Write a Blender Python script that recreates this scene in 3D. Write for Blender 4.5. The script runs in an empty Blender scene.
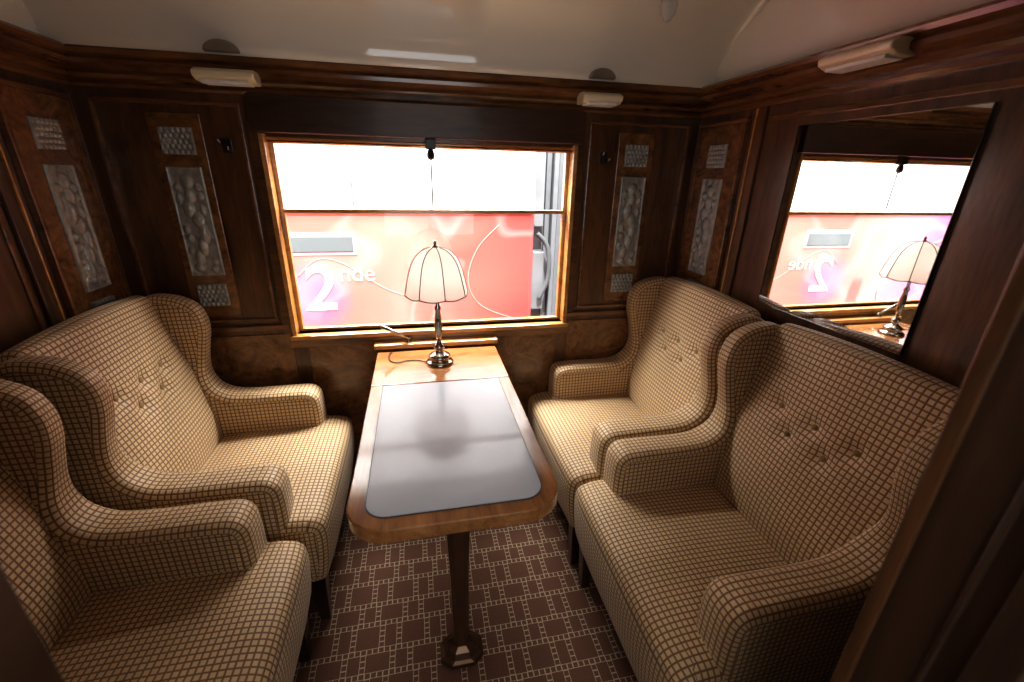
import bpy, bmesh, math, random
from mathutils import Vector, Matrix
random.seed(4)
C = bpy.context.scene.collection
D = 1.9; XL = -1.11; XR = 1.24; XC = 0.065
YC = -1.03; YP0 = 0.13; YP1 = 0.25

# ------------------------------------------------------------ materials
def new_mat(name):
    m = bpy.data.materials.new(name); m.use_nodes = True
    nt = m.node_tree; b = nt.nodes['Principled BSDF']
    return m, nt, b
def simple(name, col, rough=0.5, metal=0.0, coat=0.0, noise=0.0, nscale=20):
    m, nt, b = new_mat(name)
    b.inputs['Base Color'].default_value = (*col, 1)
    b.inputs['Roughness'].default_value = rough
    b.inputs['Metallic'].default_value = metal
    b.inputs['Coat Weight'].default_value = coat
    n = nt.nodes.new('ShaderNodeTexNoise'); n.inputs['Scale'].default_value = nscale
    tc = nt.nodes.new('ShaderNodeTexCoord'); nt.links.new(tc.outputs['Object'], n.inputs['Vector'])
    mx = nt.nodes.new('ShaderNodeMix'); mx.data_type = 'RGBA'
    mx.inputs['A'].default_value = (*col, 1)
    mx.inputs['B'].default_value = (*[c*(1-noise) for c in col], 1)
    nt.links.new(n.outputs['Fac'], mx.inputs['Factor'])
    nt.links.new(mx.outputs['Result'], b.inputs['Base Color'])
    return m
def wood(name, dark, light, scale=(6, 6, 0.9), rough=0.28, coat=0.35, burl=0.0, nscale=2.2):
    m, nt, b = new_mat(name); N = nt.nodes; L = nt.links
    tc = N.new('ShaderNodeTexCoord'); mp = N.new('ShaderNodeMapping')
    mp.inputs['Scale'].default_value = scale
    L.new(tc.outputs['Object'], mp.inputs['Vector'])
    n = N.new('ShaderNodeTexNoise'); n.inputs['Scale'].default_value = nscale
    n.inputs['Detail'].default_value = 9; n.inputs['Roughness'].default_value = 0.62
    n.inputs['Distortion'].default_value = 0.6 + burl
    L.new(mp.outputs['Vector'], n.inputs['Vector'])
    n2 = N.new('ShaderNodeTexNoise'); n2.inputs['Scale'].default_value = nscale*9
    n2.inputs['Detail'].default_value = 4
    L.new(mp.outputs['Vector'], n2.inputs['Vector'])
    ad = N.new('ShaderNodeMath'); ad.operation = 'MULTIPLY_ADD'
    L.new(n2.outputs['Fac'], ad.inputs[0]); ad.inputs[1].default_value = 0.3
    L.new(n.outputs['Fac'], ad.inputs[2])
    cr = N.new('ShaderNodeValToRGB')
    cr.color_ramp.elements[0].position = 0.42; cr.color_ramp.elements[0].color = (*dark, 1)
    cr.color_ramp.elements[1].position = 0.86; cr.color_ramp.elements[1].color = (*light, 1)
    L.new(ad.outputs[0], cr.inputs['Fac']); L.new(cr.outputs['Color'], b.inputs['Base Color'])
    b.inputs['Roughness'].default_value = rough
    b.inputs['Coat Weight'].default_value = coat; b.inputs['Coat Roughness'].default_value = 0.12
    return m

M_wall = wood('walnut_panelling', (0.040, 0.019, 0.009), (0.19, 0.090, 0.038))
M_wall_h = wood('walnut_rail', (0.042, 0.020, 0.010), (0.19, 0.090, 0.036), scale=(0.9, 0.9, 8))
M_burl = wood('burl_veneer', (0.070, 0.033, 0.015), (0.33, 0.158, 0.062), scale=(2.2, 2.2, 2.6), burl=2.2, nscale=3, rough=.22)
M_trim = wood('moulding_wood', (0.07, 0.031, 0.013), (0.28, 0.13, 0.052), scale=(1.2, 1.2, 6), rough=0.2, coat=0.6)
M_golden = wood('honey_wood', (0.34, 0.15, 0.04), (0.68, 0.36, 0.12), scale=(1.5, 1.5, 5), rough=0.2, coat=0.6)
M_header = wood('blind_housing_wood', (0.030, 0.015, 0.009), (0.09, 0.045, 0.023), scale=(0.9, 0.9, 8), rough=0.35)
M_jamb = wood('dark_jamb_wood', (0.022, 0.012, 0.008), (0.07, 0.036, 0.020), scale=(5, 5, .8), rough=0.45, coat=.1)
M_table = wood('table_walnut', (0.18, 0.075, 0.026), (0.46, 0.215, 0.078), scale=(7, 1.0, 7), rough=0.14, coat=0.9)
M_table2 = wood('table_burl', (0.20, 0.078, 0.027), (0.44, 0.195, 0.072), scale=(1.5, 7, 3), rough=0.14, coat=0.9, burl=.8)
M_leg = wood('dark_leg_wood', (0.012, 0.006, 0.004), (0.05, 0.02, 0.01), rough=0.3)
M_ped = simple('bronze_brown_metal', (0.20, 0.12, 0.075), rough=0.3, metal=0.75, noise=0.3)
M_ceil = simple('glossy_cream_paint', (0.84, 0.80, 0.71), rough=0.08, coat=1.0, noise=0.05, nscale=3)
M_lun = simple('glossy_cream_paint_lightened', (0.93, 0.90, 0.82), rough=0.08, coat=1.0, noise=0.04, nscale=3)  # ceiling paint lightened in colour so lunettes look brighter lit than the vault
M_cream = simple('cream_enamel', (0.80, 0.72, 0.52), rough=0.3, coat=0.3, noise=0.08)
M_refl_cap = simple('taupe_reflection_tone', (0.28, 0.23, 0.17), rough=0.35, noise=0.2)
M_chrome = simple('dark_chrome', (0.40, 0.38, 0.35), rough=0.12, metal=1.0, noise=0.1)
M_brass = simple('aged_brass', (0.62, 0.42, 0.18), rough=0.25, metal=1.0, noise=0.2)
M_black = simple('black_metal', (0.02, 0.018, 0.016), rough=0.35, noise=0.3)
M_mirror = simple('mirror_silver', (0.88, 0.88, 0.87), rough=0.012, metal=1.0, noise=0.01)
M_inlay = simple('grey_leather_inlay', (0.36, 0.39, 0.44), rough=0.32, coat=0.25, noise=0.10, nscale=9)
M_edge = simple('dark_inlay_line', (0.03, 0.02, 0.015), rough=0.3, noise=0.2)
M_grey = simple('rubber_grey', (0.20, 0.22, 0.24), rough=0.6, noise=0.3)
M_grey2 = simple('worn_grey_metal', (0.28, 0.30, 0.32), rough=0.6, noise=0.5, nscale=5)
M_hose = simple('grey_hose_rubber', (0.10, 0.11, 0.12), rough=0.6, noise=0.3)
M_ground = simple('gravel', (0.25, 0.23, 0.21), rough=0.9, noise=0.5, nscale=12)
M_btn = simple('tan_button_cloth', (0.38, 0.25, 0.12), rough=0.8, noise=0.3, nscale=200)

def relief_glass():
    m, nt, b = new_mat('frosted_relief_glass'); N = nt.nodes; L = nt.links
    tc = N.new('ShaderNodeTexCoord')
    n = N.new('ShaderNodeTexNoise'); n.inputs['Scale'].default_value = 60; n.inputs['Detail'].default_value = 2
    L.new(tc.outputs['Object'], n.inputs['Vector'])
    cr = N.new('ShaderNodeValToRGB')
    cr.color_ramp.elements[0].color = (0.32, 0.32, 0.30, 1); cr.color_ramp.elements[0].position = .3
    cr.color_ramp.elements[1].color = (0.44, 0.44, 0.41, 1); cr.color_ramp.elements[1].position = .7
    L.new(n.outputs['Fac'], cr.inputs['Fac']); L.new(cr.outputs['Color'], b.inputs['Base Color'])
    b.inputs['Roughness'].default_value = 0.24; b.inputs['Coat Weight'].default_value = 0.6
    b.inputs['Metallic'].default_value = 0.3
    b.inputs['Specular IOR Level'].default_value = 0.8
    return m
M_relief = relief_glass()

def clear_glass():
    m, nt, b = new_mat('clear_lamp_glass')
    b.inputs['Base Color'].default_value = (.9, .9, .86, 1); b.inputs['Roughness'].default_value = .08
    b.inputs['Transmission Weight'].default_value = .6; b.inputs['Coat Weight'].default_value = .6
    n = nt.nodes.new('ShaderNodeTexNoise'); n.inputs['Scale'].default_value = 120
    bp = nt.nodes.new('ShaderNodeBump'); bp.inputs['Strength'].default_value = .3; bp.inputs['Distance'].default_value = .002
    nt.links.new(n.outputs['Fac'], bp.inputs['Height']); nt.links.new(bp.outputs['Normal'], b.inputs['Normal'])
    return m
M_clear = clear_glass()

def fabric():
    m, nt, b = new_mat('checked_moquette'); N = nt.nodes; L = nt.links
    uv = N.new('ShaderNodeUVMap'); uv.uv_map = 'UVMap'
    sc = N.new('ShaderNodeVectorMath'); sc.operation = 'MULTIPLY'
    sc.inputs[1].default_value = (1/0.0155, 1/0.0155, 1)
    L.new(uv.outputs['UV'], sc.inputs[0])
    fr = N.new('ShaderNodeVectorMath'); fr.operation = 'FRACTION'; L.new(sc.outputs[0], fr.inputs[0])
    sb = N.new('ShaderNodeVectorMath'); sb.operation = 'SUBTRACT'; sb.inputs[1].default_value = (.5, .5, 0)
    L.new(fr.outputs[0], sb.inputs[0])
    ab = N.new('ShaderNodeVectorMath'); ab.operation = 'ABSOLUTE'; L.new(sb.outputs[0], ab.inputs[0])
    sp = N.new('ShaderNodeSeparateXYZ'); L.new(ab.outputs[0], sp.inputs[0])
    mx = N.new('ShaderNodeMath'); mx.operation = 'MAXIMUM'
    L.new(sp.outputs['X'], mx.inputs[0]); L.new(sp.outputs['Y'], mx.inputs[1])
    mr = N.new('ShaderNodeMapRange'); mr.inputs['From Min'].default_value = 0.27
    mr.inputs['From Max'].default_value = 0.46; mr.inputs['To Min'].default_value = 1; mr.inputs['To Max'].default_value = 0
    mr.interpolation_type = 'SMOOTHSTEP'
    L.new(mx.outputs[0], mr.inputs['Value'])
    n = N.new('ShaderNodeTexNoise'); n.inputs['Scale'].default_value = 7; n.inputs['Detail'].default_value = 3
    L.new(uv.outputs['UV'], n.inputs['Vector'])
    c1 = N.new('ShaderNodeMix'); c1.data_type = 'RGBA'
    c1.inputs['A'].default_value = (0.60, 0.425, 0.235, 1); c1.inputs['B'].default_value = (0.76, 0.57, 0.335, 1)
    L.new(n.outputs['Fac'], c1.inputs['Factor'])
    c2 = N.new('ShaderNodeMix'); c2.data_type = 'RGBA'
    c2.inputs['A'].default_value = (0.185, 0.092, 0.038, 1)
    L.new(mr.outputs[0], c2.inputs['Factor']); L.new(c1.outputs['Result'], c2.inputs['B'])
    L.new(c2.outputs['Result'], b.inputs['Base Color'])
    b.inputs['Roughness'].default_value = 0.5
    b.inputs['Sheen Weight'].default_value = 0.15
    bp = N.new('ShaderNodeBump'); bp.inputs['Strength'].default_value = 0.6; bp.inputs['Distance'].default_value = 0.002
    L.new(mr.outputs[0], bp.inputs['Height']); L.new(bp.outputs['Normal'], b.inputs['Normal'])
    return m
M_fab = fabric()

def carpet():
    m, nt, b = new_mat('lattice_carpet'); N = nt.nodes; L = nt.links
    tc = N.new('ShaderNodeTexCoord')
    def math_(op, a, bb=None, c=None):
        x = N.new('ShaderNodeMath'); x.operation = op
        for i, v in enumerate((a, bb, c)):
            if v is None: continue
            if isinstance(v, (int, float)): x.inputs[i].default_value = v
            else: L.new(v, x.inputs[i])
        return x.outputs[0]
    sp = N.new('ShaderNodeSeparateXYZ'); L.new(tc.outputs['Object'], sp.inputs[0])
    U = 0.0190
    gx = math_('DIVIDE', sp.outputs['X'], U); gy = math_('DIVIDE', sp.outputs['Y'], U)
    ix = math_('FLOOR', gx); iy = math_('FLOOR', gy)
    fx = math_('ABSOLUTE', math_('SUBTRACT', math_('SUBTRACT', gx, ix), 0.5))
    fy = math_('ABSOLUTE', math_('SUBTRACT', math_('SUBTRACT', gy, iy), 0.5))
    tile = math_('GREATER_THAN', math_('MAXIMUM', fx, fy), 0.395)
    def fmod(a, p): return math_('FLOORED_MODULO', a, p)
    def eq(a, v): return math_('COMPARE', a, float(v), 0.1)
    cy = fmod(iy, 9)
    band = math_('GREATER_THAN', cy, 4.5)
    row = math_('FLOOR', math_('DIVIDE', iy, 9))
    sh = math_('ADD', math_('MULTIPLY', band, 4), math_('MULTIPLY', fmod(row, 2), 2))
    cx = fmod(math_('ADD', ix, sh), 8)
    ln = math_('MAXIMUM', math_('MAXIMUM', eq(cx, 0), eq(cx, 5)), math_('MAXIMUM', eq(cy, 0), eq(cy, 5)))
    msk = math_('MULTIPLY', tile, ln)
    n = N.new('ShaderNodeTexNoise'); n.inputs['Scale'].default_value = 180
    L.new(tc.outputs['Object'], n.inputs['Vector'])
    c0 = N.new('ShaderNodeMix'); c0.data_type = 'RGBA'
    c0.inputs['A'].default_value = (0.080, 0.034, 0.020, 1); c0.inputs['B'].default_value = (0.175, 0.078, 0.045, 1)
    L.new(n.outputs['Fac'], c0.inputs['Factor'])
    c = N.new('ShaderNodeMix'); c.data_type = 'RGBA'
    L.new(msk, c.inputs['Factor']); L.new(c0.outputs['Result'], c.inputs['A'])
    c.inputs['B'].default_value = (0.42, 0.345, 0.24, 1)
    L.new(c.outputs['Result'], b.inputs['Base Color'])
    b.inputs['Roughness'].default_value = 0.9
    bp = N.new('ShaderNodeBump'); bp.inputs['Strength'].default_value = 0.3; bp.inputs['Distance'].default_value = 0.002
    L.new(n.outputs['Fac'], bp.inputs['Height']); L.new(bp.outputs['Normal'], b.inputs['Normal'])
    return m
M_carpet = carpet()

def glass_thin():
    m = bpy.data.materials.new('window_glass'); m.use_nodes = True
    nt = m.node_tree; nt.nodes.clear()
    o = nt.nodes.new('ShaderNodeOutputMaterial'); mx = nt.nodes.new('ShaderNodeMixShader')
    t = nt.nodes.new('ShaderNodeBsdfTransparent'); g = nt.nodes.new('ShaderNodeBsdfGlossy')
    g.inputs['Roughness'].default_value = 0.02; mx.inputs[0].default_value = 0.03
    nt.links.new(t.outputs[0], mx.inputs[1]); nt.links.new(g.outputs[0], mx.inputs[2])
    nt.links.new(mx.outputs[0], o.inputs[0]); return m
M_glass = glass_thin()

def shade_mat():
    m = bpy.data.materials.new('lampshade_silk'); m.use_nodes = True
    nt = m.node_tree; nt.nodes.clear()
    o = nt.nodes.new('ShaderNodeOutputMaterial'); mx = nt.nodes.new('ShaderNodeMixShader')
    d = nt.nodes.new('ShaderNodeBsdfDiffuse'); t = nt.nodes.new('ShaderNodeBsdfTranslucent')
    n = nt.nodes.new('ShaderNodeTexNoise'); n.inputs['Scale'].default_value = 60
    cr = nt.nodes.new('ShaderNodeValToRGB')
    cr.color_ramp.elements[0].color = (.88, .86, .81, 1); cr.color_ramp.elements[1].color = (.95, .94, .90, 1)
    nt.links.new(n.outputs['Fac'], cr.inputs[0])
    nt.links.new(cr.outputs[0], d.inputs[0]); nt.links.new(cr.outputs[0], t.inputs[0])
    mx.inputs[0].default_value = 0.55
    nt.links.new(d.outputs[0], mx.inputs[1]); nt.links.new(t.outputs[0], mx.inputs[2])
    nt.links.new(mx.outputs[0], o.inputs[0]); return m
M_shade = shade_mat()

def train_mat():
    m, nt, b = new_mat('train_livery'); N = nt.nodes; L = nt.links
    tc = N.new('ShaderNodeTexCoord'); sp = N.new('ShaderNodeSeparateXYZ')
    L.new(tc.outputs['Object'], sp.inputs[0])
    n = N.new('ShaderNodeTexNoise'); n.inputs['Scale'].default_value = 1.4; n.inputs['Detail'].default_value = 1.0
    n.inputs['Distortion'].default_value = 1.2
    L.new(tc.outputs['Object'], n.inputs['Vector'])
    a = N.new('ShaderNodeMath'); a.operation = 'MULTIPLY_ADD'
    L.new(n.outputs['Fac'], a.inputs[0]); a.inputs[1].default_value = 0.9
    L.new(sp.outputs['X'], a.inputs[2])
    mr = N.new('ShaderNodeMapRange'); mr.inputs['From Min'].default_value = -1.9; mr.inputs['From Max'].default_value = 1.4
    L.new(a.outputs[0], mr.inputs['Value'])
    cr = N.new('ShaderNodeValToRGB'); e = cr.color_ramp.elements
    e[0].position = 0.0; e[0].color = (0.20, 0.07, 0.34, 1)
    e[1].position = 1.0; e[1].color = (0.50, 0.06, 0.06, 1)
    for p, col in ((0.16, (0.36, 0.12, 0.46)), (0.28, (0.74, 0.26, 0.38)), (0.40, (0.80, 0.34, 0.30)), (0.52, (0.78, 0.21, 0.17)), (0.64, (0.80, 0.29, 0.24)), (0.76, (0.74, 0.16, 0.13)), (0.88, (0.64, 0.10, 0.09))):
        k = e.new(p); k.color = (*col, 1)
    L.new(mr.outputs[0], cr.inputs[0])
    ds = N.new('ShaderNodeVectorMath'); ds.operation = 'DISTANCE'; ds.inputs[1].default_value = (-.64, 0, .76)
    L.new(tc.outputs['Object'], ds.inputs[0])
    mg = N.new('ShaderNodeMapRange'); mg.inputs['From Min'].default_value = .10; mg.inputs['From Max'].default_value = .24
    mg.inputs['To Min'].default_value = .75; mg.inputs['To Max'].default_value = 0
    L.new(ds.outputs['Value'], mg.inputs['Value'])
    mm = N.new('ShaderNodeMix'); mm.data_type = 'RGBA'; L.new(mg.outputs[0], mm.inputs['Factor'])
    L.new(cr.outputs[0], mm.inputs['A']); mm.inputs['B'].default_value = (0.68, 0.17, 0.36, 1)
    n3 = N.new('ShaderNodeTexNoise'); n3.inputs['Scale'].default_value = 1.5; n3.inputs['Detail'].default_value = 0
    n3.inputs['Distortion'].default_value = 1.4
    L.new(tc.outputs['Object'], n3.inputs['Vector'])
    pk = N.new('ShaderNodeMath'); pk.operation = 'ABSOLUTE'
    sb = N.new('ShaderNodeMath'); sb.operation = 'SUBTRACT'; sb.inputs[1].default_value = .5
    L.new(n3.outputs['Fac'], sb.inputs[0]); L.new(sb.outputs[0], pk.inputs[0])
    ws = N.new('ShaderNodeMapRange'); ws.inputs['From Min'].default_value = 0; ws.inputs['From Max'].default_value = .06
    ws.inputs['To Min'].default_value = .32; ws.inputs['To Max'].default_value = 0
    L.new(pk.outputs[0], ws.inputs['Value'])
    m2 = N.new('ShaderNodeMix'); m2.data_type = 'RGBA'; L.new(ws.outputs[0], m2.inputs['Factor'])
    L.new(mm.outputs['Result'], m2.inputs['A']); m2.inputs['B'].default_value = (0.86, 0.52, 0.50, 1)
    gt = N.new('ShaderNodeMath'); gt.operation = 'GREATER_THAN'; gt.inputs[1].default_value = 1.28
    L.new(sp.outputs['Z'], gt.inputs[0])
    mx = N.new('ShaderNodeMix'); mx.data_type = 'RGBA'; L.new(gt.outputs[0], mx.inputs['Factor'])
    L.new(m2.outputs['Result'], mx.inputs['A']); mx.inputs['B'].default_value = (0.93, 0.94, 0.96, 1)
    L.new(mx.outputs['Result'], b.inputs['Base Color'])
    b.inputs['Roughness'].default_value = 0.4
    return m
M_train = train_mat()
M_white = simple('white_paint', (0.9, 0.9, 0.9), rough=0.5, noise=0.02)
M_pink = simple('pale_pink_paint', (0.82, 0.38, 0.34), rough=0.5, noise=0.05)
M_trainwin = simple('tinted_glass', (0.20, 0.235, 0.25), rough=0.15, noise=0.2, nscale=3)
M_frame_p = simple('pink_window_surround', (0.75, 0.45, 0.46), rough=0.5, noise=0.05)

# ------------------------------------------------------------ mesh helpers
def link(o, parent=None):
    C.objects.link(o)
    if parent: o.parent = parent
    return o
def mk(name, bm, mat, parent=None, smooth=False, loc=None, bevel=0, seg=2, recalc=True):
    if recalc: bmesh.ops.recalc_face_normals(bm, faces=bm.faces)
    me = bpy.data.meshes.new(name); bm.to_mesh(me); bm.free()
    me.materials.append(mat)
    if smooth:
        for p in me.polygons: p.use_smooth = True
    o = bpy.data.objects.new(name, me); link(o, parent)
    if loc: o.location = loc
    if bevel:
        bv = o.modifiers.new('Bevel', 'BEVEL'); bv.width = bevel; bv.segments = seg; bv.limit_method = 'ANGLE'
    return o
def box(bm, x0, x1, y0, y1, z0, z1):
    vs = [bm.verts.new(p) for p in ((x0,y0,z0),(x1,y0,z0),(x1,y1,z0),(x0,y1,z0),(x0,y0,z1),(x1,y0,z1),(x1,y1,z1),(x0,y1,z1))]
    for f in ((0,3,2,1),(4,5,6,7),(0,1,5,4),(1,2,6,5),(2,3,7,6),(3,0,4,7)):
        bm.faces.new([vs[i] for i in f])
def boxes(name, lst, mat, parent=None, bevel=0, loc=None):
    bm = bmesh.new()
    for b in lst: box(bm, *b)
    return mk(name, bm, mat, parent, bevel=bevel, loc=loc)
def lathe(bm, prof, n=32, cx=0, cy=0):
    rings = []
    for r, z in prof:
        rings.append([bm.verts.new((cx+r*math.cos(2*math.pi*i/n), cy+r*math.sin(2*math.pi*i/n), z)) for i in range(n)])
    for a, b in zip(rings, rings[1:]):
        for i in range(n):
            bm.faces.new((a[i], a[(i+1)%n], b[(i+1)%n], b[i]))
    bm.faces.new(rings[0][::-1]); bm.faces.new(rings[-1])
def tube(bm, pts, r, n=8):
    pts = [Vector(p) for p in pts]; rings = []
    for i, p in enumerate(pts):
        t = (pts[min(i+1, len(pts)-1)] - pts[max(i-1, 0)]).normalized()
        a = t.cross(Vector((0, 0, 1)))
        if a.length < 1e-3: a = t.cross(Vector((1, 0, 0)))
        a.normalize(); b = t.cross(a)
        rr = r[i] if isinstance(r, (list, tuple)) else r
        rings.append([bm.verts.new(p + rr*(math.cos(2*math.pi*k/n)*a + math.sin(2*math.pi*k/n)*b)) for k in range(n)])
    for a, b in zip(rings, rings[1:]):
        for i in range(n): bm.faces.new((a[i], a[(i+1)%n], b[(i+1)%n], b[i]))
    bm.faces.new(rings[0][::-1]); bm.faces.new(rings[-1])
def catmull(pts, n, closed=True):
    out = []; m = len(pts)
    rng = range(m) if closed else range(m-1)
    for i in rng:
        if closed: p = [pts[(i+k-1) % m] for k in range(4)]
        else: p = [pts[min(max(i+k-1, 0), m-1)] for k in range(4)]
        for j in range(n):
            t = j/n
            out.append(tuple(0.5*((2*p[1][d]) + (-p[0][d]+p[2][d])*t + (2*p[0][d]-5*p[1][d]+4*p[2][d]-p[3][d])*t*t + (-p[0][d]+3*p[1][d]-3*p[2][d]+p[3][d])*t**3) for d in range(len(pts[0]))))
    if not closed: out.append(tuple(pts[-1]))
    return out
def struct(o, label=None):
    o['kind'] = 'structure'
    return o

# rounded extrusion of an (x,z) outline along y with metric UVs
def ext(name, outline, y0, y1, r, mat, parent, mid=1, deform=None, nround=5, cuts=None):
    A = sum(outline[i][0]*outline[(i+1)%len(outline)][1]-outline[(i+1)%len(outline)][0]*outline[i][1] for i in range(len(outline)))
    if A < 0: outline = outline[::-1]
    m = len(outline); nor = []
    for i in range(m):
        a = Vector(outline[i-1]); b = Vector(outline[(i+1) % m]); t = (b-a)
        t = t.normalized() if t.length > 1e-9 else Vector((1, 0))
        nor.append(Vector((-t.y, t.x)))
    S = [0]
    for i in range(m):
        S.append(S[-1] + (Vector(outline[(i+1)%m])-Vector(outline[i])).length)
    rings = []
    for k in range(nround+1):
        a = math.pi/2*k/nround; rings.append((y0 + r*(1-math.cos(a)), r*(1-math.sin(a))))
    for k in range(1, mid+1):
        rings.append((y0+r + (y1-y0-2*r)*k/(mid+1), 0))
    for k in range(nround+1):
        a = math.pi/2*k/nround; rings.append((y1 - r + r*math.sin(a), r*(1-math.cos(a))))
    bm = bmesh.new(); uvl = bm.loops.layers.uv.new('UVMap')
    lay = bm.faces.layers.int.new('cap')
    V = []; vv = [0]
    for k, (y, ins) in enumerate(rings):
        if k: vv.append(vv[-1] + math.hypot(y-rings[k-1][0], ins-rings[k-1][1]))
        row = []
        for i in range(m):
            p = Vector(outline[i]) + nor[i]*ins
            row.append(bm.verts.new((p.x, y, p.y)))
        V.append(row)
    for k in range(len(rings)-1):
        for i in range(m):
            j = (i+1) % m
            f = bm.faces.new((V[k][i], V[k][j], V[k+1][j], V[k+1][i]))
            for l, (u, v) in zip(f.loops, ((S[i], vv[k]), (S[i+1], vv[k]), (S[i+1], vv[k+1]), (S[i], vv[k+1]))):
                l[uvl].uv = (u, v)
    caps = [bm.faces.new(V[0][::-1]), bm.faces.new(V[-1])]
    for f in caps:
        f[lay] = 1
        for l in f.loops: l[uvl].uv = (l.vert.co.x, l.vert.co.z)
    bmesh.ops.recalc_face_normals(bm, faces=bm.faces)
    if cuts:
        zs, xs_ = cuts
        bmesh.ops.triangulate(bm, faces=caps, quad_method='BEAUTY', ngon_method='EAR_CLIP')
        for no, vals, ax in (((0, 0, 1), zs, 2), ((1, 0, 0), xs_, 0)):
            for v in vals:
                fs = [f for f in bm.faces if f[lay] == 1]
                geom = fs + list({e for f in fs for e in f.edges}) + list({vv_ for f in fs for vv_ in f.verts})
                co_ = (0, 0, v) if ax == 2 else (v, 0, 0)
                bmesh.ops.bisect_plane(bm, geom=geom, plane_co=co_, plane_no=no, dist=1e-6)
    if deform:
        for v in bm.verts: v.co = deform(v.co.copy())
    return mk(name, bm, mat, parent, smooth=True, recalc=False)

# ------------------------------------------------------------ camera
cam = bpy.data.cameras.new('camera'); cam.lens = 430/1024*36; cam.sensor_width = 36
co = bpy.data.objects.new('camera', cam); C.objects.link(co)
R = Matrix(((.9784, .0552, -.199), (-.2055, .358, -.9108), (.021, .932, .3616)))
q = R.to_quaternion(); q.normalize()
co.matrix_world = Matrix.Translation((0, 0, 1.5)) @ q.to_matrix().to_4x4()
cam.clip_start = 0.02
cam.dof.use_dof = True; cam.dof.focus_distance = 1.5; cam.dof.aperture_fstop = 2.8
bpy.context.scene.camera = co

# ------------------------------------------------------------ room shell
struct(boxes('floor', [(XL-.1, XR+.1, YC-.1, D+.1, -.08, 0)], M_carpet))
WX0, WX1, WZ0, WZ1 = -.54, .665, .835, 1.61
struct(boxes('wall_window_side', [(XL-.1, WX0, D, D+.08, -.02, 1.9), (WX1, XR+.1, D, D+.08, -.02, 1.9),
      (WX0, WX1, D, D+.08, -.02, WZ0), (WX0, WX1, D, D+.08, WZ1, 1.9)], M_wall))
struct(boxes('wall_left', [(XL-.1, XL, YC-.1, D, -.02, 2.45)], M_wall))
struct(boxes('wall_right', [(XR, XR+.1, YC-.1, D, -.02, 2.45)], M_wall))
struct(boxes('wall_corridor_side', [(XL, XR, YC-.1, YC, -.02, .85), (XL, XR, YC-.1, YC, 1.75, 1.9), (XL, -.95, YC-.1, YC, .85, 1.75), (1.08, XR, YC-.1, YC, .85, 1.75)], M_wall))
# partition with doorway
DX0, DX1 = -.265, .472
struct(boxes('wall_partition', [(XL, DX0, YP0, YP1, 0, 2.4), (DX1, XR, YP0, YP1, 0, 2.4), (DX0, DX1, YP0, YP1, 1.98, 2.4)], M_jamb))
struct(boxes('trim_1', [(DX1-.005, DX1+.0, YP1-.012, YP1+.004, 0, 1.98)], M_wall, bevel=.002))
struct(boxes('trim_2', [(DX1-.010, DX1, YP0+.005, YP0+.035, 0, 1.98), (DX1-.005, DX1, YP0+.055, YP0+.062, 0, 1.98)], M_jamb, bevel=.003))
struct(boxes('trim_3', [(DX0, DX0+.006, YP1-.03, YP1+.004, 0, 1.98)], M_header, bevel=.002))
# ceiling : barrel with coved ends + lunettes
bm = bmesh.new(); NX, NT = 40, 48
xs = []
for i in range(NX+1):
    t = i/NX; xs.append(XL + (XR-XL)*(0.5-0.5*math.cos(math.pi*t)))
def bz(x):
    d = min(x-XL, XR-x); c = .10
    return .5 if d >= c else .5*(.80 + .20*math.sqrt(max(0, 1-((c-d)/c)**2)))
rows = []
for x in xs:
    rows.append([bm.verts.new((x, .4+1.445*math.cos(math.pi*j/NT), 1.85+bz(x)*math.sin(math.pi*j/NT))) for j in range(NT+1)])
for a, b in zip(rows, rows[1:]):
    for j in range(NT): bm.faces.new((a[j], a[j+1], b[j+1], b[j]))
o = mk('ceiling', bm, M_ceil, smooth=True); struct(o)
so = o.modifiers.new('Solidify', 'SOLIDIFY'); so.thickness = .03; so.offset = 0
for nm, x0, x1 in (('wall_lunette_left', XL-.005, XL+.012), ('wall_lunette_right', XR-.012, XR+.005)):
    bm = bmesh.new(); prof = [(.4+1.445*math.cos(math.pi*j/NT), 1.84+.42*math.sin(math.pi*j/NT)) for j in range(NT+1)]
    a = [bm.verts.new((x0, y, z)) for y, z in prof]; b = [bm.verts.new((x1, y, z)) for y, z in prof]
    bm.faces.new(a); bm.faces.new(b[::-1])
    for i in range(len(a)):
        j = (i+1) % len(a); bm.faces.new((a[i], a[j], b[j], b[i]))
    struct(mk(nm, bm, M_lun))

# cornice (reeded moulding)
prof = [(0, 1.742), (.012, 1.742), (.018, 1.752), (.014, 1.762), (.030, 1.768), (.038, 1.778), (.030, 1.790), (.044, 1.796),
        (.058, 1.803), (.060, 1.815), (.052, 1.824), (.066, 1.830), (.070, 1.842), (.060, 1.852), (0, 1.856)]
def cornice(name, wall):
    bm = bmesh.new()
    if wall == 'far': A = lambda d, z: (XL, D-d, z); B = lambda d, z: (XR, D-d, z)
    if wall == 'left': A = lambda d, z: (XL+d, YP1, z); B = lambda d, z: (XL+d, D, z)
    if wall == 'right': A = lambda d, z: (XR-d, YP1, z); B = lambda d, z: (XR-d, D, z)
    a = [bm.verts.new(A(*p)) for p in prof]; b = [bm.verts.new(B(*p)) for p in prof]
    for i in range(len(prof)):
        j = (i+1) % len(prof); bm.faces.new((a[i], a[j], b[j], b[i]))
    bm.faces.new(a); bm.faces.new(b[::-1])
    struct(mk(name, bm, M_trim))
cornice('trim_4', 'far'); cornice('trim_5', 'left'); cornice('trim_6', 'right')

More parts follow.
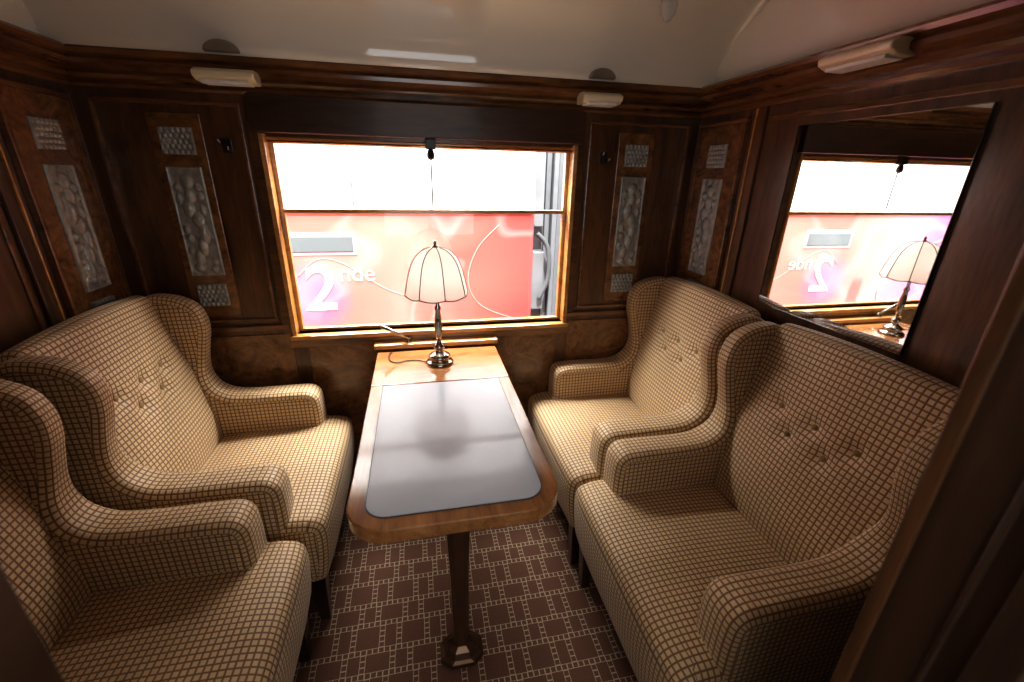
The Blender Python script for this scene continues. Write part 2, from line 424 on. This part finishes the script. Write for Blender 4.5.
tn = [10]
def frame_boxes(wall, u0, u1, z0, z1, w=.012, d=.008):
    segs = [(u0, u1, z0, z0+w), (u0, u1, z1-w, z1), (u0, u0+w, z0+w, z1-w), (u1-w, u1, z0+w, z1-w)]
    out = []
    for a, b, c, e in segs:
        if wall == 'far': out.append((a, b, D-d, D+.001, c, e))
        if wall == 'left': out.append((XL-.001, XL+d, a, b, c, e))
        if wall == 'right': out.append((XR-d, XR+.001, a, b, c, e))
    return out
def trim(lst, mat=M_trim, bevel=.003):
    tn[0] += 1
    return struct(boxes('trim_%d' % tn[0], lst, mat, bevel=bevel))
def slab(wall, u0, u1, z0, z1, d0, d):
    if wall == 'far': return (u0, u1, D-d, D-d0, z0, z1)
    if wall == 'left': return (XL+d0, XL+d, u0, u1, z0, z1)
    return (XR-d, XR-d0, u0, u1, z0, z1)
for u0, u1 in ((-1.06, -.60), (.73, 1.19)):
    trim(frame_boxes('far', u0, u1, .90, 1.715, .014, .010))
    trim([slab('far', -.905, -.735, .93, 1.675, 0, .006)] if u0 < 0 else [slab('far', .865, 1.035, .93, 1.675, 0, .006)], M_burl)
for w in ('left', 'right'):
    trim([slab(w, 1.59, 1.85, .90, 1.70, 0, .012)], M_burl)
    trim(frame_boxes(w, 1.575, 1.865, .885, 1.715, .016, .018), M_trim)
    trim([slab(w, 1.49, 1.53, .0, 1.742, 0, .012)], M_wall)
    trim([slab(w, 1.53, 1.538, .0, 1.742, 0, .016)], M_golden, .002)
trim([slab('left', .35, 1.46, .95, 1.70, 0, .008)], M_wall)
trim(frame_boxes('left', .35, 1.46, .94, 1.71, .014, .014))
trim([slab('far', XL, WX0-.02, .862, .884, 0, .018), slab('far', WX1+.02, XR, .862, .884, 0, .018)], M_trim)
trim([slab('far', -1.06, -.56, .40, .84, 0, .006), slab('far', .69, 1.19, .40, .84, 0, .006)], M_burl)
trim([slab('far', -.50, .63, .30, .78, 0, .006)], M_burl)
trim([slab('left', YP1, D, .862, .884, 0, .014)], M_trim)
trim([slab('right', YP1, D, .862, .884, 0, .014)], M_trim)
struct(boxes('baseboard_window_side', [slab('far', XL, XR, 0, .10, 0, .02)], M_header, bevel=.004))
struct(boxes('baseboard_left', [slab('left', YP1, D-.02, 0, .10, 0, .02)], M_header, bevel=.004))
struct(boxes('baseboard_right', [slab('right', YP1, D-.02, 0, .10, 0, .02)], M_header, bevel=.004))
trim([(WX0-.03, WX1+.03, D-.045, D+.0, 1.622, 1.742)], M_header, .004)
trim([(WX0-.045, WX0-.012, D-.014, D+.0, .84, 1.742), (WX1+.012, WX1+.045, D-.014, D, .84, 1.742)], M_wall_h)
trim([(WX0-.012, WX0+.006, D-.022, D+.06, .835, 1.62), (WX1-.006, WX1+.012, D-.022, D+.06, .835, 1.62)], M_golden, .003)
trim([(WX0-.02, WX1+.02, D-.035, D+.06, .815, .835)], M_golden, .004)
trim([(WX0-.03, WX1+.03, D-.022, D, .775, .813)], M_trim, .004)

# window
wf = boxes('window_1', [(WX0+.006, WX0+.022, D+.03, D+.055, WZ0, WZ1), (WX1-.022, WX1-.006, D+.03, D+.055, WZ0, WZ1),
      (WX0+.02, WX1-.02, D+.03, D+.055, WZ0, WZ0+.014), (WX0+.02, WX1-.02, D+.03, D+.055, WZ1-.02, WZ1),
      (WX0+.02, WX1-.02, D+.02, D+.055, 1.337, 1.353)], M_golden, bevel=.003)
struct(wf); wf['label'] = 'drop window with slim honey-coloured frame and transom bar'
g = boxes('glass_pane', [(WX0+.022, WX1-.022, D+.041, D+.045, WZ0+.014, 1.337)], M_glass, wf)
g = boxes('glass_pane', [(WX0+.022, WX1-.022, D+.045, D+.049, 1.353, WZ1-.02)], M_glass, wf)
bm = bmesh.new(); tube(bm, [(WX0+.01, D-.01, 1.595), (WX1-.01, D-.01, 1.595)], .004)
mk('blind_rod', bm, M_brass, wf, smooth=True)
bm = bmesh.new(); box(bm, .045, .085, D-.03, D+.0, 1.585, 1.622)
lathe(bm, [(.004, 1.545), (.014, 1.551), (.016, 1.565), (.010, 1.585)], 16, .065, D-.015)
mk('blind_catch', bm, M_black, wf, bevel=.003)
bm = bmesh.new(); tube(bm, [(.065, D-.01, 1.55), (.065, D-.01, 1.36)], .003)
mk('catch_rod', bm, M_black, wf, smooth=True)

# ------------------------------------------------------------ things
def thing(name, label, cat, loc, group=None, rot=0):
    e = bpy.data.objects.new(name, None); e.empty_display_size = .1; C.objects.link(e)
    e.location = loc; e.rotation_euler = (0, 0, rot)
    e['label'] = label; e['category'] = cat
    if group: e['group'] = group
    return e
def tag(o, label, cat, group=None):
    o['label'] = label; o['category'] = cat
    if group: o['group'] = group
    return o

# --- armchair
def build_chair():
    e = thing('armchair', 'wing armchair in beige and brown checked moquette', 'armchair', (0, 0, 0), 'wing armchairs around the table')
    U = .36
    sh = lambda pts: [(u-U, z) for u, z in pts]
    seat = catmull(sh([(.05, .215), (.25, .21), (.45, .21), (.61, .21), (.680, .214), (.702, .245), (.715, .33), (.718, .41), (.705, .450), (.66, .467), (.56, .473), (.40, .472), (.25, .464), (.12, .455), (.05, .45), (.04, .33)]), 6)
    def dseat(p):
        if p.z > .42:
            k = max(0, 1-(p.y/.34)**4); p.z += .014*k
        if p.x > .3: p.x -= .012*(p.y/.34)**4
        return p
    ext('seat', seat, -.34, .34, .028, M_fab, e, mid=16, deform=dseat)
    fr = [(.42, .20), (.50, .212), (.58, .205), (.66, .184), (.75, .158), (.84, .130), (.93, .105), (1.00, .086)]
    back = catmull(sh([(u, z) for z, u in fr] + [(.072, 1.045), (.050, 1.062), (.015, 1.055), (.0, 1.02), (.002, .90), (.008, .75), (.02, .55), (.04, .35), (.08, .28), (.15, .30)]), 8)
    btn = [(-.125, .845), (0, .845), (.125, .845), (-.0625, .785), (.0625, .785)]
    def dback(p):
        k = max(0, 1-(p.y/.285)**2)
        if p.z > .8: p.z += .014*k*(p.z-.8)/.25
        if p.x > -.30 and p.z > .45:
            for by, bz_ in btn:
                d2 = (p.y-by)**2 + (p.z-bz_)**2
                p.x -= .016*math.exp(-d2/(2*.019**2))
            p.x += .018*k
        return p
    ext('backrest', back, -.285, .285, .022, M_fab, e, mid=34, deform=dback)
    # arm + wing side: bottom edge is buried inside the seat block
    side = catmull(sh([(.50, .338), (.565, .342), (.592, .362), (.602, .42), (.605, .50), (.604, .570), (.596, .612), (.566, .636), (.50, .640), (.42, .640), (.34, .641), (.270, .650), (.222, .682), (.202, .73), (.202, .78), (.214, .84), (.228, .90), (.230, .955), (.210, 1.008), (.165, 1.040), (.11, 1.054), (.065, 1.054), (.022, 1.032), (.004, .975), (.008, .80), (.02, .60), (.035, .45), (.05, .375), (.10, .342), (.22, .338), (.36, .338)]), 6)
    for s in (-1, 1):
        def dside(p, s=s):
            t = min(1, max(0, (p.z-.64)/.18)); t = t*t*(3-2*t)
            q = p.y
            y = (.227+q)*(1-t) + (.268+q*.58)*t
            p.y = s*y
            if p.z < .66 and p.x > 0:
                p.y += s*(q-.05)*.06*min(1, p.x/.2)
            return p
        o = ext('armrest', side, 0, .112, .027, M_fab, e, mid=1, deform=dside, nround=6,
                cuts=([.62+.02*i for i in range(11)], [-.3+.05*i for i in range(12)]))
        if s < 0:
            bm = bmesh.new(); bm.from_mesh(o.data); bmesh.ops.reverse_faces(bm, faces=bm.faces); bm.to_mesh(o.data); bm.free()
    for by, bz_ in btn:
        bm = bmesh.new(); bmesh.ops.create_uvsphere(bm, u_segments=14, v_segments=8, radius=.011)
        for v in bm.verts: v.co.x *= .5
        for (z0, x0), (z1, x1) in zip(fr, fr[1:]):
            if z0 <= bz_ <= z1: xx = x0+(x1-x0)*(bz_-z0)/(z1-z0)
        k = 1-(by/.285)**2
        mk('button', bm, M_btn, e, smooth=True, loc=(xx-U-.016+.018*k+.003, by, bz_))
    for sx, sy in ((.29, -.29), (.29, .29), (-.27, -.29), (-.27, .29)):
        bm = bmesh.new()
        a = [bm.verts.new((sx+dx*.016, sy+dy*.016, 0)) for dx, dy in ((-1,-1),(1,-1),(1,1),(-1,1))]
        b = [bm.verts.new((sx+dx*.027, sy+dy*.027, .225)) for dx, dy in ((-1,-1),(1,-1),(1,1),(-1,1))]
        bm.faces.new(a[::-1]); bm.faces.new(b)
        for i in range(4): bm.faces.new((a[i], a[(i+1)%4], b[(i+1)%4], b[i]))
        mk('leg', bm, M_leg, e, bevel=.003)
    return e
chair = build_chair()
def place(src, loc, rot, label):
    n = src.copy(); C.objects.link(n); n.location = loc; n.rotation_euler = (0, 0, rot); n['label'] = label
    for ch in list(src.children):
        c = ch.copy(); C.objects.link(c); c.parent = n
        c.matrix_parent_inverse = ch.matrix_parent_inverse.copy()
    return n
place(chair, (-.730, .768, 0), 0, 'checked moquette wing armchair beside the table, next to the doorway')
place(chair, (.845, 1.543, 0), math.pi, 'checked moquette wing armchair between table and mirror wall, beside window')
place(chair, (.85, .852, 0), math.pi, 'checked moquette wing armchair standing under the wall mirror')
chair.location = (-.69, 1.487, 0); chair['label'] = 'checked moquette wing armchair beside window, facing the mirror wall'

# --- table
TZ = .76
T = thing('dining_table', 'polished walnut pedestal table with inset grey top panel', 'table', (.057, 1.0, 0))
def rounded(x0, x1, y0, y1, rf, rb, n=10):
    pts = []
    for cx, cy, a0, r in ((x1-rf, y0+rf, -90, rf), (x1-rb, y1-rb, 0, rb), (x0+rb, y1-rb, 90, rb), (x0+rf, y0+rf, 180, rf)):
        for k in range(n+1):
            a = math.radians(a0+90*k/n); pts.append((cx+r*math.cos(a), cy+r*math.sin(a)))
    return pts
def plate(name, pts, z0, z1, mat, parent, bevel=0, seg=3):
    bm = bmesh.new()
    a = [bm.verts.new((x, y, z0)) for x, y in pts]; b = [bm.verts.new((x, y, z1)) for x, y in pts]
    bm.faces.new(a[::-1]); bm.faces.new(b)
    for i in range(len(pts)):
        j = (i+1) % len(pts); bm.faces.new((a[i], a[j], b[j], b[i]))
    return mk(name, bm, mat, parent, bevel=bevel, seg=seg)
plate('tabletop', rounded(-.26, .26, -.228, .49, .10, .004), TZ-.038, TZ, M_table, T, .008)
plate('rear_leaf', rounded(-.26, .26, .493, .815, .003, .003), TZ-.038, TZ, M_table2, T, .002)
plate('inlay_edging', rounded(-.218, .218, -.190, .482, .055, .01), TZ-.001, TZ+.0012, M_edge, T)
plate('inset_panel', rounded(-.215, .215, -.187, .479, .052, .008), TZ, TZ+.0025, M_inlay, T, .001)
boxes('apron', [(-.215, .215, -.16, .79, TZ-.075, TZ-.038)], M_table, T, .006)
bm = bmesh.new()
def sq(cx, cy, hx, hy, z): return [bm.verts.new((cx+a*hx, cy+b*hy, z)) for a, b in ((-1,-.5),(-.5,-1),(.5,-1),(1,-.5),(1,.5),(.5,1),(-.5,1),(-1,.5))]
ls = [sq(.008, -.02, a, b, z) for a, b, z in ((.070,.055,0),(.070,.055,.018),(.054,.044,.026),(.046,.036,.042),(.024,.021,.056),(.028,.023,.35),(.036,.028,.60),(.055,.05,.665),(.07,.08,.69))]
bm.faces.new(ls[0][::-1]); bm.faces.new(ls[-1])
for a, b in zip(ls, ls[1:]):
    for i in range(8): bm.faces.new((a[i], a[(i+1)%8], b[(i+1)%8], b[i]))
mk('pedestal', bm, M_ped, T, bevel=.002)
o = boxes('wall_ledge', [(-.275, .275, -.035, .035, .0, .022)], M_golden, bevel=.004, loc=(.057, 1.862, .766))
tag(o, 'narrow honey-coloured wooden ledge fixed behind the table', 'shelf')
e = thing('window_lever', 'small chrome lever handle on the wooden ledge', 'handle', (-.07, 1.85, .788))
bm = bmesh.new(); lathe(bm, [(.016, 0), (.016, .008), (.009, .014), (.009, .024)], 16); mk('lever_base', bm, M_chrome, e, smooth=True)
bm = bmesh.new(); tube(bm, [(.004, -.005, .018), (-.05, -.012, .052), (-.11, -.02, .088)], [.006, .007, .009]); mk('lever_arm', bm, M_chrome, e, smooth=True)

# --- table lamp
L_ = thing('table_lamp', 'table lamp with cream ribbed dome shade and dark chrome base', 'lamp', (.058, 1.665, TZ+.001))
bm = bmesh.new()
lathe(bm, [(.055, 0), (.057, .006), (.052, .012), (.040, .016), (.038, .024), (.045, .030), (.042, .037), (.030, .044), (.018, .052), (.014, .06), (.022, .068), (.024, .076), (.015, .084), (.009, .092), (.0085, .11)], 40)
mk('lamp_base', bm, M_chrome, L_, smooth=True)
bm = bmesh.new()
lathe(bm, [(.009, .10), (.013, .12), (.0155, .15), (.0145, .19), (.010, .225), (.013, .232), (.013, .24), (.008, .25), (.007, .30), (.005, .31), (.005, .47), (.012, .474), (.012, .479), (.005, .484), (.007, .492), (.002, .502)], 24)
mk('lamp_stem', bm, M_chrome, L_, smooth=True)
bm = bmesh.new(); npan, sg = 8, 8
rp = [(.018, .475), (.044, .468), (.068, .452), (.087, .428), (.100, .398), (.110, .362), (.118, .328), (.124, .298)]
rp = catmull(rp, 2, closed=False)
rows = []
def shade_pt(i, k, extra=0):
    a = 2*math.pi*(i/(npan*sg)) + .2; f = (i % sg)/sg
    r, z = rp[k]; kk = k/(len(rp)-1)
    flat = 1-(1-math.cos(math.pi/npan)/math.cos(math.pi/npan*(2*f-1)))*.9
    z2 = z - .008*math.sin(math.pi*f)*kk**4
    return Vector(((r*flat+extra)*math.cos(a), (r*flat+extra)*math.sin(a), z2))
for k in range(len(rp)):
    rows.append([bm.verts.new(shade_pt(i, k)) for i in range(npan*sg)])
for a, b in zip(rows, rows[1:]):
    for i in range(npan*sg): bm.faces.new((a[i], a[(i+1)%(npan*sg)], b[(i+1)%(npan*sg)], b[i]))
bm.faces.new(rows[0][::-1])
sh = mk('lamp_shade', bm, M_shade, L_, smooth=True)
bm = bmesh.new()
for p in range(npan): tube(bm, [shade_pt(p*sg, k, .001) for k in range(len(rp))], .0018, 6)
loop = [shade_pt(i % (npan*sg), len(rp)-1, .001) for i in range(npan*sg+1)]
tube(bm, loop, .0022, 6)
mk('shade_piping', bm, simple('brown_piping', (.10, .055, .03), .7, noise=.2), sh, smooth=True)
bm = bmesh.new()
tube(bm, catmull([(-.05, .005, .004), (-.09, .03, .003), (-.13, .035, .003), (-.17, .02, .003), (-.20, .04, .003), (-.21, .09, .003), (-.20, .14, .003)], 5, False), .0025, 6)
mk('power_cord', bm, M_black, L_, smooth=True)

# --- wall mirror
e = thing('wall_mirror', 'large rectangular wall mirror with thin dark frame on walnut wall', 'mirror', (XR, 1.07, 1.075))
MY0, MY1, MH = -.255, .26, .590
boxes('mirror_glass', [(-.010, -.006, MY0, MY1, 0, MH)], M_mirror, e)
w = .002
boxes('mirror_frame', [(-.0105, 0, MY0-w, MY0, -w, MH+w), (-.0105, 0, MY1, MY1+w, -w, MH+w), (-.0105, 0, MY0, MY1, -w, 0), (-.0105, 0, MY0, MY1, MH, MH+w), (-.006, 0, MY0, MY1, 0, MH)], M_chrome, e, .0005)
trim([slab('right', .33, 1.47, 1.69, 1.71, 0, .008)], M_trim)

# --- frosted relief panels (generic flowing pattern)
def relief(w, h, kind):
    bm = bmesh.new(); nx = 44; ny = max(34, int(44*h/w)); g = []
    blobs = [(0, .350, .020, .024), (0.002, .305, .016, .030), (-.012, .255, .020, .036), (.010, .215, .020, .030), (.020, .165, .017, .040), (.006, .115, .016, .036), (-.014, .070, .016, .034), (-.022, .035, .018, .016),
             (.032, .330, .011, .014), (.036, .300, .010, .013), (-.034, .330, .011, .015), (-.036, .180, .012, .016), (-.030, .145, .011, .015), (.036, .060, .012, .016), (.030, .030, .012, .014), (.034, .250, .010, .02), (-.036, .290, .009, .02), (-.038, .10, .010, .014)]
    for j in range(ny+1):
        row = []
        for i in range(nx+1):
            x = (i/nx-.5)*w; z = j/ny*h
            edge = min(i, nx-i, j, ny-j)
            if kind == 'grapes':
                s = .0175; rr = int((z)/s); ox = (rr % 2)*s/2
                cx = (math.floor((x+ox)/s)+.5)*s-ox; cz = (rr+.5)*s
                d = math.hypot(x-cx, z-cz)/(s/2); hgt = .009*math.sqrt(max(0, 1-d*d))
            else:
                hgt = .0015*(1+math.sin(160*x+60*z+3*math.sin(40*z)))
                for px, pz, rx, rz in blobs:
                    d = math.hypot((x-px)/rx, (z-pz)/rz)
                    if d < 1: hgt = max(hgt, .016*math.sqrt(1-d*d)*min(1, rx/.014))
            if edge < 2: hgt = .008
            row.append(bm.verts.new((x, -.006-hgt if edge else 0, z)))
        g.append(row)
    for j in range(ny):
        for i in range(nx): bm.faces.new((g[j][i], g[j][i+1], g[j+1][i+1], g[j+1][i]))
    return bm
me_cache = {}
def add_relief(kind, w, h, loc, rot):
    nm = 'glass_relief_panel'
    key = (kind, w, h)
    if key not in me_cache:
        o = mk(nm, relief(w, h, kind), M_relief, smooth=True); me_cache[key] = o
    else:
        o = me_cache[key].copy(); C.objects.link(o)
    o.location = loc; o.rotation_euler = (0, 0, rot)
    lab = 'tall frosted glass relief panel with flowing forms, set in walnut' if kind == 'tall' else 'small square frosted glass relief of beaded fruit, set in walnut'
    tag(o, lab, 'wall decoration', 'frosted glass relief panels')
for loc, rot in (((-.82, D-.006), 0), ((.95, D-.006), 0), ((XL+.012, 1.715), math.pi/2), ((XR-.012, 1.715), -math.pi/2)):
    add_relief('tall', .115, .40, (loc[0], loc[1], 1.10), rot)
    add_relief('grapes', .105, .09, (loc[0], loc[1], 1.54), rot)
    add_relief('grapes', .105, .09, (loc[0], loc[1], .975), rot)

# --- lamp housings on cornice
def housing(loc, rot, L, lab, cap=True):
    e = thing('cornice_light', lab, 'light fixture', loc, 'cream light housings on the cornice', rot)
    pts = [(0, 0), (-.055, .002), (-.080, .012), (-.084, .028), (-.06, .040), (0, .042)]
    bm = bmesh.new()
    a = [bm.verts.new((-L/2, y, z)) for y, z in pts]; b = [bm.verts.new((L/2, y, z)) for y, z in pts]
    bm.faces.new(a); bm.faces.new(b[::-1])
    for i in range(len(pts)): bm.faces.new((a[i], a[(i+1)%len(pts)], b[(i+1)%len(pts)], b[i]))
    mk('light_body', bm, M_cream, e, bevel=.005)
    boxes('diffuser', [(-L/2+.02, L/2-.02, -.070, -.012, -.004, .006)], M_white, e, .002)
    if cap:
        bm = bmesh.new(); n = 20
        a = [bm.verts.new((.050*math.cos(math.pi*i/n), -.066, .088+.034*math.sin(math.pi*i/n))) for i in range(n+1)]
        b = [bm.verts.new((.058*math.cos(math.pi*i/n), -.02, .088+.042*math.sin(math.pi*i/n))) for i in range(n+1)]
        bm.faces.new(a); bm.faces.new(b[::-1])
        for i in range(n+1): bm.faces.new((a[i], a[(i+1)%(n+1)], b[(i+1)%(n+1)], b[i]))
        mk('reflection_cap', bm, M_refl_cap, e, bevel=.004)  # taupe half-disc added in place of the housing's reflection in the ceiling
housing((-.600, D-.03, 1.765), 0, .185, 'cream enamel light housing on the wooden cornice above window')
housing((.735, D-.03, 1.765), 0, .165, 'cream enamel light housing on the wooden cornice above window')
housing((XR-.03, 1.105, 1.788), -math.pi/2, .21, 'cream enamel light housing on the cornice above mirror', False)
e = thing('ceiling_lamp', 'small clear glass drop lamp hanging from ceiling', 'light fixture', (.86, 1.60, 1.99))
bm = bmesh.new(); lathe(bm, [(.003, 0), (.012, .004), (.024, .022), (.029, .045), (.026, .065), (.014, .075)], 20); mk('lamp_bulb', bm, M_clear, e, smooth=True)
bm = bmesh.new(); lathe(bm, [(.015, .073), (.018, .080), (.014, .095), (.024, .10), (.024, .16)], 20); mk('lamp_socket', bm, M_cream, e, smooth=True)
for x in (-.665, .80):
    e = thing('coat_hook', 'small dark metal double coat hook on walnut panel', 'hook', (x, D, 1.575), 'coat hooks beside the window')
    boxes('hook_plate', [(-.018, .018, -.006, 0, -.025, .025)], M_black, e, .003)
    bm = bmesh.new()
    tube(bm, [(-.01, -.004, .01), (-.012, -.03, .005), (-.014, -.04, .02)], .004); tube(bm, [(.01, -.004, -.01), (.012, -.03, -.018), (.014, -.04, -.003)], .004)
    mk('hook_prong', bm, M_chrome, e, smooth=True)
o = boxes('latch_plate', [(-.004, 0, -.015, .015, -.05, .05), (-.014, -.003, -.006, .006, -.018, .018)], M_chrome, bevel=.002, loc=(DX1, .20, .83))
tag(o, 'small metal latch plate on the door jamb', 'latch')

# ------------------------------------------------------------ outside train
TR = thing('train_carriage', 'red, pink and white passenger train carriage outside the window', 'train', (0, 2.75, 0))
CE = .735
bm = bmesh.new(); box(bm, -7, CE, 0, 2.6, -.9, 3.0)
o = mk('carriage_body', bm, M_train, TR, bevel=.03)
boxes('next_carriage_body', [(1.12, 6, 0, 2.6, -.9, 3.0)], M_train, TR, .03)
bm = bmesh.new()
for k in range(7): box(bm, CE+.095+.042*k, CE+.125+.042*k, .08 if k % 2 else .11, 2.3, -.6, 2.9)
box(bm, CE-.01, 1.13, .15, 2.2, -.6, 2.9)
mk('gangway_bellows', bm, M_grey, TR)
bm = bmesh.new(); box(bm, CE+.0, CE+.085, .04, .2, .62, 1.02); box(bm, CE+.0, CE+.07, .05, .2, 1.18, 2.4); box(bm, CE, CE+.12, .03, .2, .3, .52)
mk('coupling_gear', bm, M_grey2, TR, bevel=.008)
bm = bmesh.new()
tube(bm, catmull([(CE+.03, .05, 1.14), (CE+.10, .03, 1.05), (CE+.11, .02, .85), (CE+.05, .02, .70)], 6, False), .016)
mk('coupling_hose', bm, M_hose, TR, smooth=True)
boxes('window_surround', [(-.795, -.365, -.003, .01, 1.02, 1.16)], M_frame_p, TR, .012)
boxes('window_strip', [(-.775, -.385, -.006, .01, 1.04, 1.14)], M_trainwin, TR, .012)
for x in (-.36, -.02, .60):
    boxes('panel_seam', [(x-.005, x+.005, -.003, .0, 1.295, 2.9)], M_grey, TR)
boxes('waist_rail', [(-7, CE, -.012, 0, 1.275, 1.295)], M_white, TR)
def text(s, size, x, z, name, bold=.0, shear=0):
    cu = bpy.data.curves.new(name, 'FONT'); cu.body = s; cu.size = size; cu.extrude = .0006; cu.offset = bold; cu.shear = shear
    t = bpy.data.objects.new(name+'_src', cu); C.objects.link(t)
    bpy.context.view_layer.update()
    me = bpy.data.meshes.new_from_object(t.evaluated_get(bpy.context.evaluated_depsgraph_get()))
    bpy.data.objects.remove(t)
    me.materials.clear(); me.materials.append(M_white)
    for p in me.polygons: p.material_index = 0
    o = bpy.data.objects.new(name, me); link(o, TR); o.rotation_euler = (math.pi/2, 0, 0); o.location = (x, -.0025, z)
    return o
text('2', .40, -.712, .69, 'lettering', .004, .1)
text('nde', .145, -.490, .865, 'lettering', -.001)
for pts, r in ((([(.50, 1.2), (.36, 1.05), (.30, .85), (.38, .68), (.60, .58), (.73, .56)]), .003),
               (([(-.72, .9), (-.60, 1.0), (-.45, .97), (-.2, .8), (.05, .74), (.3, .78)]), .003),
               (([(-1.4, .3), (-1.2, .7), (-1.5, 1.0), (-2.0, 1.1), (-2.5, .8), (-2.9, .3)]), .008)):
    bm = bmesh.new(); tube(bm, [(x, 0, z) for x, z in catmull(pts, 8, False)], r, 6)
    for v in bm.verts: v.co.y = v.co.y*.2-.001
    mk('livery_swirl', bm, M_pink, TR, smooth=True)
o = boxes('ground', [(-12, 12, 1.0, 9, -1.4, -1.25)], M_ground); o['kind'] = 'structure'

# ------------------------------------------------------------ lights
w = bpy.data.worlds.new('sky'); bpy.context.scene.world = w; w.use_nodes = True
bg = w.node_tree.nodes['Background']; bg.inputs[0].default_value = (.95, .97, 1, 1); bg.inputs[1].default_value = 2.2
def light(name, typ, loc, dirv, energy, color=(1, 1, 1), size=(1, 1), ang=None):
    l = bpy.data.lights.new(name, typ); l.energy = energy; l.color = color
    if typ == 'AREA': l.shape = 'RECTANGLE'; l.size, l.size_y = size
    if ang: l.angle = ang
    o = bpy.data.objects.new(name, l); C.objects.link(o); o.location = loc
    o.rotation_euler = Vector(dirv).to_track_quat('-Z', 'Y').to_euler()
    return o
light('sun', 'SUN', (0, 0, 6), (.1, .45, -.89), 10, (1, .97, .94), ang=.02)
light('sky_gap_light', 'AREA', (.06, 2.5, 2.45), (0, -.72, -.70), 215, (1, .965, .91), (2.4, .5))  # area lamp added above the gap to boost skylight through the window
light('corridor_fill_light', 'AREA', (.1, -.45, 2.1), (0, .55, -.8), 3.2, (1, .92, .80), (2.0, .8))  # unseen fill lamp added behind the camera to light the room
pl = bpy.data.lights.new('shade_fill_light', 'POINT'); pl.energy = .13; pl.color = (1, .97, .93); pl.shadow_soft_size = .02  # point light added inside the shade to brighten it; no bulb there
po = bpy.data.objects.new('shade_fill_light', pl); C.objects.link(po); po.location = (.058, 1.64, TZ+.37)
vs = bpy.context.scene.view_settings
vs.view_transform = 'Standard'
for lk in ('Medium High Contrast', 'Medium Contrast', 'None'):
    try:
        vs.look = lk; break
    except Exception as ex: print(ex)
vs.exposure = 0.1
